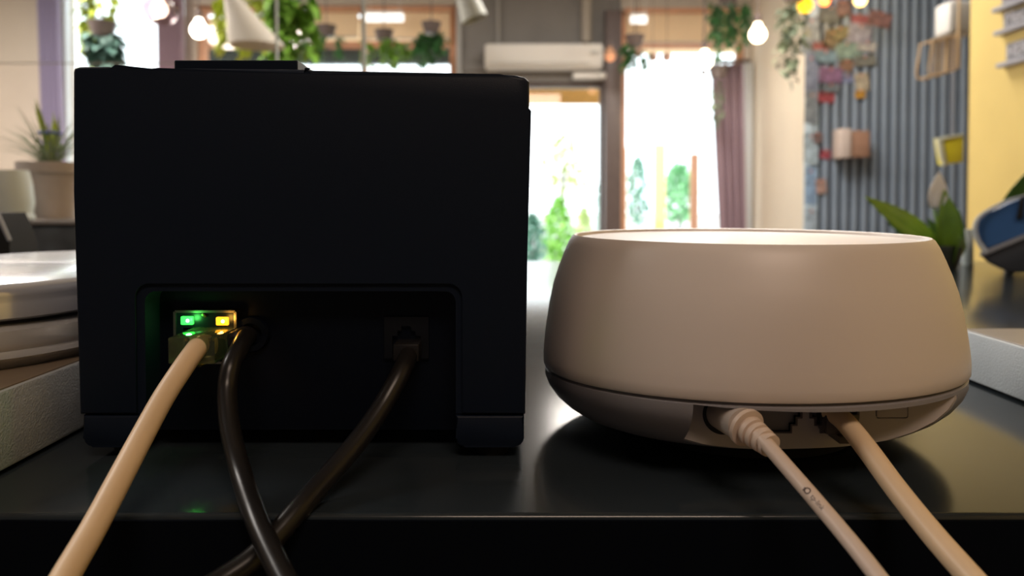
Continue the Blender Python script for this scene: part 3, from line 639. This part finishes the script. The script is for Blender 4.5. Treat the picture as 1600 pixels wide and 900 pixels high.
# air conditioner
ac = thing('air_conditioner', 'long white air conditioner on the grey wall above the door', 'air conditioner', (bx(850), 5.88, bz(104)))
bm = bmesh.new(); x0, x1 = (757-CX)/F*5.75, (943-CX)/F*5.75; z0, z1 = P(0, 104, 5.75).z, P(0, 67, 5.75).z
box(bm, x0, x1, 5.76, 5.98, z0, z1)
for v in bm.verts:
    if v.co.z < z0+.01 and v.co.y < 5.8: v.co.y += 0.06
bevel_all(bm, 0.022, 3); link('casing', bm, M_white, ac)
bxo('louvre', x0+0.04, x1-0.10, 5.778, 5.79, z0+0.028, z0+0.036, mat('louvre_grey', (0.5, 0.5, 0.48), 0.4), ac)
bxo('display_window', x1-0.10, x1-0.04, 5.752, 5.762, z0+0.10, z0+0.12, _m['louvre_grey'], ac); give(ac)
sb = thing('door_sensor', 'small white sensor box under the right end of the air conditioner', 'sensor', (bx(920), 5.9, bz(124)))
bxo('sensor_case', bx(893), bx(949), 5.90, 5.98, bz(126), bz(115), M_white, sb, r=0.02, seg=3)
bm = bmesh.new(); bmesh.ops.create_uvsphere(bm, u_segments=16, v_segments=8, radius=0.024); bmesh.ops.translate(bm, vec=(bx(935), 5.90, bz(121)), verts=bm.verts); link('lens_dome', bm, M_white, sb); give(sb)
for lab, a, b, pyb, m in (('thin pale pipe running down to the left part of the air conditioner', 776, 780, 66, mat('pipe_pale', (0.40, 0.39, 0.37), 0.5)), ('thick beige pipe running down to the right part of the air conditioner', 907, 924, 66, mat('pipe_beige', (0.36, 0.32, 0.27), 0.5))):
    bm = bmesh.new(); r = (b-a)/2/F*5.93; xc = ((a+b)/2-CX)/F*5.93; tube(bm, [Vector((xc, 5.95, P(0, pyb, 5.93).z)), Vector((xc, 5.95, ZC-0.001))], r, 16); tag(link('wall_pipe', bm, m), lab, 'pipe')
# pendant lamps
def bulb(label, px, py, Y, r, col, e, globe=0.0, group='string light bulbs', cord_to=None):
    c = V(px, py, Y); b = thing('hanging_bulb', label, 'lamp', c, group)
    bm = bmesh.new(); lathe(bm, [(0.001, -r), (r*0.55, -r*0.85), (r*0.92, -r*0.4), (r, 0), (r*0.88, r*0.45), (r*0.5, r*1.0), (r*0.36, r*1.4)], c, 24, cap1=True)
    link('bulb_glass', bm, mat('glow_%d_%d' % (px, py), col, 0.3, emit=col, es=e), b)
    bm = bmesh.new(); lathe(bm, [(r*0.38, r*1.4), (r*0.42, r*2.2), (r*0.2, r*2.5)], c, 16, cap0=True, cap1=True); link('socket', bm, M_darkfr, b)
    bm = bmesh.new(); top = Vector((c.x, c.y, ZC)); tube(bm, [c+Vector((0, 0, r*2.4)), top], 0.003, 6); link('cord', bm, M_darkfr, b)
    if globe:
        bm = bmesh.new(); bmesh.ops.create_uvsphere(bm, u_segments=32, v_segments=20, radius=globe); bmesh.ops.translate(bm, vec=c+Vector((r*.2, 0, r*0.2)), verts=bm.verts)
        link('globe', bm, pane_mat('globe_glass', (0.72, 0.60, 0.64), 0.12, 0.1), b)
    ld = bpy.data.lights.new('bulb_light', 'POINT'); ld.energy = 3.0 if e > 3 else 1; ld.color = col; ld.shadow_soft_size = r
    lo = bpy.data.objects.new('bulb_light', ld); COL.objects.link(lo); lo.parent = b; lo.location = (0, -r*1.5, -r*1.5)
    give(b)
W1 = (1.0, 0.80, 0.55)
bulb('glowing bulb inside a large clear globe at upper left, before the mauve curtain', 249, 15, 3.0, 0.030, (1.0, .85, .62), 7, 0.068)
bulb('bright bulb between the mauve curtain and the conical white lamp', 311, 47, 3.3, 0.036, (1.0, .93, .8), 7)
bulb('larger glowing bulb with orange halo before the top of the cream wall', 1184, 54, 4.4, 0.048, W1, 8)
bulb('glowing bulb above the plum curtain, left of the larger haloed one', 1101, 95, 5.0, 0.052, W1, 8)
bulb('lowest glowing bulb, right below another one at the plum curtain', 1099, 133, 5.4, 0.045, (1, .95, .85), 8)
bulb('dim brown bulb just right of the air conditioner', 953, 87, 5.5, 0.045, (0.45, 0.24, 0.14), 0.25)
bulb('yellow bulb at the top edge, left end of the slatted wall', 1257, 8, 4.5, 0.050, (1.0, 0.62, 0.02), 1.2)
bulb('orange bulb at the top edge above the postcards', 1288, 0, 4.5, 0.036, (1.0, 0.36, 0.12), 1.2)
bulb('pale yellow bulb at the top edge above the tilted pink card', 1344, 0, 4.5, 0.038, (1.0, 0.75, 0.30), 3)
def shade(label, px, pyb, pyt, Y, rb, rtop, m, tilt=0.0, shear=0.0):
    c = V(px, pyb, Y); zt_ = V(px, pyt, Y).z-c.z
    t = thing('pendant_lamp', label, 'lamp', c, 'white pendant lamps'); bm = bmesh.new()
    lathe(bm, [(rb*0.97, 0.004), (rb, 0), (rb*0.98, 0.012), (rb*0.55+rtop*0.45, zt_*0.44), (rtop, zt_), (rtop*0.7, zt_+0.01)], (0, 0, 0), 48, cap1=True)
    for v in bm.verts: v.co.x += shear*v.co.z
    bmesh.ops.transform(bm, matrix=Matrix.Translation(c) @ Matrix.Rotation(tilt, 4, 'Y'), verts=bm.verts)
    link('lamp_shade', bm, m, t)
    dx_ = (math.sin(tilt)+shear)*zt_
    bm = bmesh.new(); tube(bm, [c+Vector((dx_, 0, zt_)), Vector((c.x+dx_, c.y, ZC))], 0.004, 8); link('cord', bm, M_white, t); give(t)
shade('leaning conical white pendant lamp above the left part of the printer', 402, 72, -22, 2.6, 0.092, 0.012, mat('shade_cream', (0.78, 0.74, 0.66), 0.6), 0, -0.52)
shade('small grey-white pendant lamp hanging at the top edge left of the air conditioner', 742, 30, -40, 2.8, 0.05, 0.03, mat('shade_grey', (0.50, 0.53, 0.50), 0.5), -0.35)
# hanging glass screens
M_scr = pane_mat('screen_glass', (0.99, 1.0, 1.0), 0.02)
M_edge = mat('glass_edge', (0.62, 0.68, 0.68), 0.3)
for lab, a, b, yb in (('clear hanging glass screen at upper left, its lower edge just above the printer top', -60, 292, 98), ('clear hanging glass screen above the middle of the printer', 434, 567, 112)):
    Yg = 1.5; g = thing('glass_screen', lab, 'glass screen', V((a+b)/2, yb, Yg), 'hanging glass screens')
    x0, x1, z0 = (a-CX)/F*Yg, (b-CX)/F*Yg, P(0, yb, Yg).z
    bxo('pane', x0, x1, Yg, Yg+0.005, z0, ZC, M_scr, g)
    if b > 400:
        bxo('edge', x1-0.0005, x1+0.006, Yg-0.002, Yg+0.007, z0, ZC, M_edge, g); bxo('edge', x0-0.002, x0+0.0015, Yg-0.002, Yg+0.007, z0, ZC, M_edge, g)
    else: bxo('edge', x0, x1, Yg-0.0005, Yg+0.0055, z0-0.0012, z0, mat('edge_dark', (0.45, 0.45, 0.42), 0.5), g)
    give(g)

# ------------------------------------------------------------ slatted wall decorations
cards = [(1266, 55, 26, 60, (.30, .38, .48), 5), (1268, 118, 20, 70, (.28, .34, .50), 0), (1268, 168, 20, 50, (.30, .36, .42), 3), (1267, 232, 22, 50, (.45, .58, .68), 0), (1267, 290, 18, 60, (.28, .42, .62), 0), (1268, 345, 18, 40, (.40, .50, .60), 0),
 (1296, 22, 34, 26, (.14, .16, .17), 10), (1318, 12, 22, 24, (.22, .14, .13), -8), (1300, 62, 26, 28, (.22, .18, .12), 12), (1314, 52, 28, 20, (.25, .23, .13), -12), (1343, 30, 26, 14, (.35, .12, .14), 5), (1344, 52, 36, 30, (.36, .36, .44), 8), (1375, 30, 36, 24, (.28, .16, .16), 14),
 (1326, 78, 38, 26, (.26, .38, .34), -16), (1354, 72, 30, 16, (.44, .44, .44), 10), (1290, 88, 32, 18, (.20, .32, .42), 6), (1282, 73, 24, 12, (.34, .13, .14), 12), (1322, 102, 22, 18, (.26, .16, .11), 10), (1352, 95, 34, 16, (.20, .21, .19), -4), (1298, 117, 36, 24, (.26, .15, .28), 5), (1324, 123, 20, 12, (.22, .26, .44), 3),
 (1347, 128, 22, 28, (.48, .43, .33), -8), (1344, 147, 16, 12, (.55, .30, .05), 0), (1298, 137, 28, 12, (.18, .22, .26), 4), (1291, 152, 26, 16, (.38, .08, .10), 6), (1290, 241, 16, 14, (.34, .07, .10), 10), (1283, 291, 16, 22, (.42, .28, .24), -6), (1278, 215, 14, 16, (.20, .14, .14), 0)]
cn = ['steel blue', 'periwinkle', 'slate blue', 'pale blue', 'sky blue', 'grey blue', 'charcoal', 'dark brown', 'olive brown', 'khaki', 'small red', 'lavender printed', 'dusty pink', 'mint green', 'light grey', 'blue', 'narrow red', 'rust', 'dark olive', 'purple', 'violet blue', 'cream', 'little orange', 'dark teal', 'bright red', 'crimson', 'peach', 'maroon']
cl = ['at the wall corner, topmost', 'at the wall corner below the steel blue one', 'at the wall corner beside the bright red one', 'low at the wall corner', 'lower still at the wall corner', 'lowest at the wall corner', 'under the orange bulb', 'at the very top edge', 'left in the cluster', 'overlapping the olive brown one', 'under the pale yellow bulb', 'with red top beside the tilted pink card', 'tilted, right end of the cluster', 'tilted in the middle of the cluster', 'under the lavender printed one', 'left of the mint green one', 'above the blue one', 'below the mint green one', 'right of the rust one', 'wide, in the lower part of the cluster', 'right of the purple one', 'lower right end of the cluster', 'under the cream one', 'under the purple one', 'lowest of the cluster', 'single, left of the brown box', 'single, low on the slats', 'single, by the wall corner']
for i, (px, py, wd_, ht, c3, rot) in enumerate(cards):
    Yc = 4.707 if px > 1276 else 4.717; c = V(px, py, Yc-0.004*(i % 4)); hw, hh_ = wd_/2/F*Yc, ht/2/F*Yc
    r = thing('postcard', '%s postcard %s' % (cn[i], cl[i]), 'postcard', c, 'postcards pinned at the slatted wall'); r.rotation_euler = (0, math.radians(rot), 0); r.location = c
    bm = bmesh.new(); box(bm, -hw, hw, 0, 0.0025, -hh_, hh_); link('card', bm, mat('card_%d' % i, tuple(v*0.72 for v in c3), 0.6, noise=0.55, nscale=34), r)
    bm = bmesh.new(); lathe(bm, [(0.007, 0), (0.007, 0.004), (0.004, 0.006)], (0, 0, 0), 12, cap0=True, cap1=True)
    bmesh.ops.transform(bm, matrix=Matrix.Translation((0, 0, hh_*0.75)) @ Matrix.Rotation(PI/2, 4, 'X'), verts=bm.verts); link('pin', bm, mat('pin', (0.5, 0.2, 0.15), 0.4), r)
bb = thing('wall_box', 'small tan wooden box with pale front edge on the slatted wall', 'box', V(1333, 245, 4.6))
bxo('box_body', (1326-CX)/F*4.6, (1358-CX)/F*4.6, 4.60, 4.709, P(0, 245, 4.6).z, P(0, 204, 4.6).z, mat('box_tan', (0.33, 0.19, 0.13), 0.6, noise=.1), bb, r=0.004)
bxo('box_front', (1311-CX)/F*4.6, (1327-CX)/F*4.6, 4.58, 4.709, P(0, 247, 4.6).z, P(0, 201, 4.6).z, mat('box_pale', (0.52, 0.44, 0.40), 0.6), bb, r=0.006); give(bb)
yb_ = thing('yellow_lantern', 'bright yellow square lantern with pale frame near the yellow wall', 'lantern', V(1488, 256, 3.6))
def q4(l, Y): return [(P(a, b, Y).x, P(a, b, Y).z) for a, b in l]
slab('lantern_body', q4([(1473, 215), (1507, 211), (1506, 253), (1480, 257)], 3.6), 3.6, 3.68, mat('lantern_yellow', (0.72, 0.62, 0.03), 0.5), yb_, 0.008)
slab('frame', q4([(1464, 216), (1506, 209), (1507, 212), (1471, 218), (1480, 256), (1476, 260), (1470, 248)], 3.6), 3.595, 3.62, mat('lantern_frame', (0.50, 0.50, 0.36), 0.5), yb_, 0.003)
bm = bmesh.new(); a = V(1487, 212, 3.64); tube(bm, [Vector((a.x, 3.64, a.z-0.01)), Vector((a.x, 3.64, ZC))], 0.0025, 6); link('cord', bm, M_darkfr, yb_); give(yb_)
# wire lampshade
Yw = 2.9
wl = thing('wire_basket_lamp', 'tan ribbed wire basket lamp hanging under the white box', 'lamp', V(1480, 120, Yw))
pol = [(1458, 62), (1500, 54), (1499, 106), (1492, 109), (1462, 119), (1453, 117), (1451, 108)]
bm = bmesh.new()
M_wire = mat('wire_tan', (0.62, 0.46, 0.28), 0.45, metal=0.2)
path = [V(a, b, Yw) for a, b in pol]; path.append(path[0]); tube(bm, path, 0.0035, 8)
path2 = [p+Vector((0, 0.09, 0)) for p in path]; tube(bm, path2, 0.0035, 8); link('hoop', bm, M_wire, wl)
for k in range(12):
    t = k/11; xa = 1460+38*t; bm = bmesh.new(); 
    a, b = V(xa, 61-7*t, Yw), V(1456+42*t, 117-11*t, Yw)
    tube(bm, [a+Vector((0, .09, 0)), a, b, b+Vector((0, .09, 0))], 0.0024, 6); link('rib', bm, M_wire, wl)
bm = bmesh.new(); a = V(1498, 54, Yw); tube(bm, [V(1496, 104, Yw-.01), V(1498, 45, Yw-.01), Vector((a.x, Yw-.01, ZC))], 0.005, 8); link('hanger', bm, M_wire, wl); give(wl)
wb = thing('speaker_box', 'pale grey rounded box at the top edge above the wire basket lamp', 'box', V(1500, 52, 3.3))
a, b = V(1483, 52, 3.3), V(1530, 0, 3.3); bxo('case', a.x, b.x, 3.3, 3.42, a.z, b.z, mat('box_pale_grey', (0.50, 0.49, 0.47), 0.5), wb, r=0.015, seg=3)
bm = bmesh.new(); tube(bm, [Vector(((a.x+b.x)/2, 3.36, b.z-0.005)), Vector(((a.x+b.x)/2, 3.36, ZC))], 0.012, 10); link('bracket', bm, M_darkfr, wb); give(wb)
# signs on the yellow wall (wall plane X = 1.5)
def wp_(px, py):       # point on the plane X = 1.5
    u = (px-CX)/F; Y = 1.5/u; return P(px, py, Y*1.0)
def sign(label, p_tl, p_bl, word, size, tz=0.0, up_=False):
    a = wp_(*p_tl); b = wp_(*p_bl); y1 = a.y; z1, z0 = a.z, b.z
    s = thing('wall_sign', label, 'sign', (1.5, y1-0.15, z0), 'grey word signs on the yellow wall')
    bxo('plate', 1.488, 1.4999, y1-0.42, y1, z0, z1, mat('sign_grey', (0.19, 0.19, 0.21), 0.5), s, r=0.002)
    bxo('ledge', 1.472, 1.4999, y1-0.44, y1+0.025, z0-0.014, z0, mat('sign_ledge', (0.30, 0.30, 0.34), 0.5), s, r=0.003)
    if word:
        cu = bpy.data.curves.new('w', 'FONT'); cu.body = word; cu.size = size; cu.extrude = 0.001; cu.align_x = 'LEFT'
        to = bpy.data.objects.new('t', cu); COL.objects.link(to); dg = bpy.context.evaluated_depsgraph_get(); dg.update()
        tm2 = bpy.data.meshes.new_from_object(to.evaluated_get(dg)); bpy.data.objects.remove(to)
        mm = Matrix.Translation((1.4868, y1-0.008, z0+0.012)) @ Matrix(((0, 0, -1, 0), (-1, 0, 0, 0), (0, 1, 0, 0), (0, 0, 0, 1)))
        tm2.transform(mm); tm2.materials.append(mat('sign_white', (0.62, 0.62, 0.68), 0.5))
        o = bpy.data.objects.new('lettering', tm2); COL.objects.link(o); o.parent = s
    give(s)
sign('grey word sign reading Mech, just under the top edge of the yellow wall', (1569, 22), (1566, 48), 'Mech', 0.056)
sign('grey word sign with small capitals, lowest on the yellow wall', (1574, 69), (1569, 99), 'HERB', 0.050)
sign('grey sign cut off by the top edge of the picture on the yellow wall', (1566, -18), (1563, 12), '', 0.05)

# ------------------------------------------------------------ hanging plants
def trail(bm, p0, L, n, size, sway=0.08):
    p = Vector(p0); st = L/n
    for i in range(n):
        p = p+Vector((rnd(-sway, sway)*st*2, rnd(-sway, sway)*st*2, -st)); d = rv(); d.z = -abs(d.z)*0.6
        leaf(bm, p, d, Vector((0, 0, 1)), size*rnd(.7, 1.3), size*rnd(.5, .8), 0.3, 3)
def hanging_plant(label, px, py, Y, pxw, pyh, n, size, m, trails=8):
    c = V(px, py, Y); wx = pxw/2/F*Y; L = pyh/F*Y
    t = thing('hanging_plant', label, 'plant', c, 'hanging plants')
    bm = bmesh.new()
    for k in range(trails):
        p = c+Vector((rnd(-wx, wx), rnd(-wx*.4, wx*.4), rnd(-0.03, 0.02))); trail(bm, p, L*rnd(.5, 1), n, size)
    o = link('foliage', bm, m, t, ang=60); o['kind'] = 'stuff'
    bm = bmesh.new(); lathe(bm, [(0.05, -0.01), (0.07, 0.06), (0.072, 0.07)], c, 24, cap0=True, cap1=True); link('basket', bm, M_darkfr, t)
    bm = bmesh.new(); tube(bm, [c+Vector((0, 0, 0.06)), Vector((c.x, c.y, ZC))], 0.004, 6); link('cord', bm, M_darkfr, t); give(t)
hanging_plant('yellow-green trailing plant at the top left, beside the bright narrow window', 160, -20, 4.2, 60, 130, 14, 0.07, M_leafy)
hanging_plant('dark teal trailing plant low behind the left top corner of the printer', 160, 55, 4.0, 36, 50, 12, 0.09, mat('leaf_teal', (0.10, 0.20, 0.17), 0.5), 12)
hanging_plant('fresh green fern-like plant hanging right of the conical white lamp', 455, -8, 3.4, 46, 110, 22, 0.085, M_leaf, 16)
hanging_plant('yellow-green plant hanging directly behind the conical white lamp', 395, -10, 4.0, 120, 105, 12, 0.075, M_leafy, 16)
hanging_plant('trailing green plant in the wide window, right of its centre bar', 600, 62, 5.6, 80, 42, 8, 0.07, M_leaf, 14)
hanging_plant('dark green trailing plant at the right end of the wide window', 674, 50, 5.5, 46, 50, 8, 0.08, M_leafd, 12)
hanging_plant('small green plant in the wide window, left of its centre bar', 510, 55, 5.5, 50, 40, 8, 0.06, M_leafd, 8)
hanging_plant('leafy green plant hanging at the top of the plum curtain', 1138, 5, 5.3, 66, 85, 14, 0.06, M_leafd, 16)
hanging_plant('thin green plant trailing from the dark pillar into the garden window', 992, 70, 5.6, 44, 40, 9, 0.06, M_leafd, 10)
hanging_plant('dark trailing vine hanging at the corner of the cream wall', 1240, 0, 4.4, 40, 120, 16, 0.06, mat('leaf_grey', (0.16, 0.20, 0.14), 0.5), 7)
hanging_plant('pale trailing vine in front of the right part of the plum curtain', 1122, 120, 5.6, 12, 95, 12, 0.05, mat('leaf_pale', (0.20, 0.26, 0.17), 0.5), 3)

for i, (px, py, lab) in enumerate(((997, 83, 'left of three small pink glass globes in the garden window'), (1020, 89, 'middle of three small pink glass globes in the garden window'), (1042, 89, 'right of three small pink glass globes in the garden window'))):
    c = V(px, py, 5.75); g = thing('glass_globe', lab, 'globe', c, 'small glass globes')
    bm = bmesh.new(); bmesh.ops.create_uvsphere(bm, u_segments=20, v_segments=12, radius=0.036); bmesh.ops.translate(bm, vec=c, verts=bm.verts); link('globe', bm, mat('globe_pink', (0.62, 0.40, 0.32), 0.2), g)
    bm = bmesh.new(); tube(bm, [c+Vector((0, 0, .035)), Vector((c.x, c.y, ZC))], 0.002, 6); link('cord', bm, M_darkfr, g); give(g)
for lab, a, b, py in (('short glowing tube added as a lamp reflection before the blind, right of the window centre bar', 572, 630, 28), ('short glowing tube added as a lamp reflection before the blind of the garden window', 986, 1010, 31)):  # added glowing tubes stand in for lamp reflections at the blinds
    c = V((a+b)/2, py, 5.85); g = thing('reflection_tube', lab, 'lamp', c, 'reflection tubes'); h_ = (b-a)/2/F*5.85
    bm = bmesh.new(); tube(bm, [c-Vector((h_, 0, 0)), c+Vector((h_, 0, 0))], 0.03, 12); link('tube', bm, mat('reflection_glow', (1, .98, .94), 0.4, emit=(1, .98, .94), es=1.4), g)
    bxo('tube_backing', c.x-h_, c.x+h_, c.y-0.02, c.y+0.02, c.z+0.028, c.z+0.05, M_white, g)
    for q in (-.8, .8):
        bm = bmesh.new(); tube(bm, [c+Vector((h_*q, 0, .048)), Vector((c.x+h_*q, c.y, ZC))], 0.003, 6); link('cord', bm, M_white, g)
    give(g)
# ------------------------------------------------------------ outside
tag(bxo('ground', -40, 40, YB+0.25, 60, ZF-0.2, ZF-0.04, mat('paving', (0.55, 0.53, 0.50), 0.9)), 'pale sunlit paving outside the windows', 'ground', kind='structure')
def tree(name, label, px, pyt, pyb, Y, wpx, m, n=260, cat='shrub'):
    n = int(n*1.8); zt_ = V(px, pyt, Y).z; z0 = ZF-0.04; c = V(px, pyb, Y); wx = wpx*1.25/2/F*Y; zb_ = max(z0+0.15, c.z)
    t = thing(name, label, cat, (c.x, Y, z0), 'garden plants outside'); bm = bmesh.new(); hz = (zt_-zb_)
    for k in range(n):
        u = rnd(0, 1); r = wx*math.sqrt(rnd(0.1, 1))*math.sin(PI*(0.15+0.85*u))**0.6; a = rnd(0, 2*PI)
        leaf(bm, Vector((c.x+r*math.cos(a), Y+r*math.sin(a), zb_+hz*u)), rv(), Vector((0, 0, 1)), wx*0.5, wx*0.28, 0.2, 2)
    o = link('foliage', bm, m, t, ang=60); o['kind'] = 'stuff'
    bm = bmesh.new(); tube(bm, [Vector((c.x, Y, z0)), Vector((c.x, Y, zb_+hz*0.5))], wx*0.09, 8); link('trunk', bm, M_darkfr, t); give(t)
M_g1 = mat('garden_green', (0.35, 0.68, 0.16), 0.6); M_g2 = mat('garden_teal', (0.24, 0.48, 0.38), 0.6); M_g3 = mat('garden_lime', (0.50, 0.62, 0.20), 0.6)
tree('garden_shrub', 'bright green cone-shaped shrub outside the door', 872, 312, 410, 10, 40, M_g1, 320)
tree('garden_shrub', 'low lime shrub outside the door, right of the cone-shaped one', 912, 325, 410, 11, 26, M_g3)
tree('garden_shrub', 'dark shrub outside the door, close to the pillar', 938, 280, 400, 12, 18, M_g2)
tree('garden_tree', 'pale young tree seen high through the door', 880, 215, 305, 16, 60, mat('garden_pale', (0.55, 0.62, 0.30), 0.7), 70, cat='tree')
tree('garden_shrub', 'dark teal shrub outside the garden window, left of the middle post', 996, 246, 350, 11, 30, M_g2)
tree('garden_shrub', 'wide green shrub outside the garden window, right of the middle post', 1062, 256, 345, 11, 42, mat('garden_mint', (0.34, 0.66, 0.38), 0.6), 300)
tree('garden_shrub', 'green hedge plant outside the left edge of the door', 832, 335, 410, 9, 34, M_g2)
M_post = mat('pergola_wood', (0.85, 0.50, 0.16), 0.6, noise=0.1)
for px0_, px1_, Y, pyt, lab in ((967, 979, 8.2, 230, 'orange wooden terrace post nearest the dark pillar'), (1024, 1040, 9.2, 225, 'yellow wooden terrace post in the middle of the garden window'), (1080, 1092, 8.2, 240, 'rust wooden terrace post beside the plum curtain')):
    xa, xb = (px0_-CX)/F*Y, (px1_-CX)/F*Y; tag(bxo('terrace_post', xa, xb, Y, Y+(xb-xa), ZF-0.04, P(0, pyt, Y).z, mat('post_%d' % px0_, {967: (0.85, 0.34, 0.08), 1024: (0.85, 0.70, 0.28), 1080: (0.60, 0.30, 0.18)}[px0_], 0.6), r=0.01), lab, 'post', 'terrace posts')
aw = thing('terrace_canopy', 'terrace canopy outside with orange fascia seen over the door', 'canopy', (bx(880), 6.8, ZF-0.04))
Ya = 7.0
bxo('fascia', (690-CX)/F*Ya, (958-CX)/F*Ya, Ya, Ya+0.05, P(0, 162, Ya).z, P(0, 118, Ya).z, M_post, aw)
bxo('roof', (300-CX)/F*Ya, (1180-CX)/F*Ya, YB+0.26, Ya+0.6, P(0, 64, Ya).z, P(0, 58, Ya).z, M_blind, aw)
bxo('valance', (300-CX)/F*Ya, (1160-CX)/F*Ya, Ya+0.02, Ya+0.05, P(0, 75, Ya).z, P(0, 57, Ya).z, mat('valance', (0.55, 0.30, 0.22), 0.7), aw)
bxo('beam', (300-CX)/F*Ya, (716-CX)/F*Ya, Ya+0.10, Ya+0.22, P(0, 95, Ya).z, P(0, 73, Ya).z, mat('beam_teal', (0.04, 0.07, 0.08), 0.6), aw)
for px_ in (300, 716, 1160):
    xa = (px_-CX)/F*(Ya+.1); bxo('post', xa-0.04, xa+0.04, Ya+0.1, Ya+0.2, ZF-0.04, P(0, 64, Ya).z, M_darkfr, aw)
give(aw)
# parked light-coloured car-like bench row replaced by low planter walls outside the door
tag(bxo('garden_wall', (800-CX)/F*13, (1110-CX)/F*13, 13, 13.3, ZF-0.04, P(0, 352, 13).z, mat('garden_wall', (0.6, 0.6, 0.62), 0.8), r=0.02), 'low pale garden wall behind the shrubs outside', 'wall')
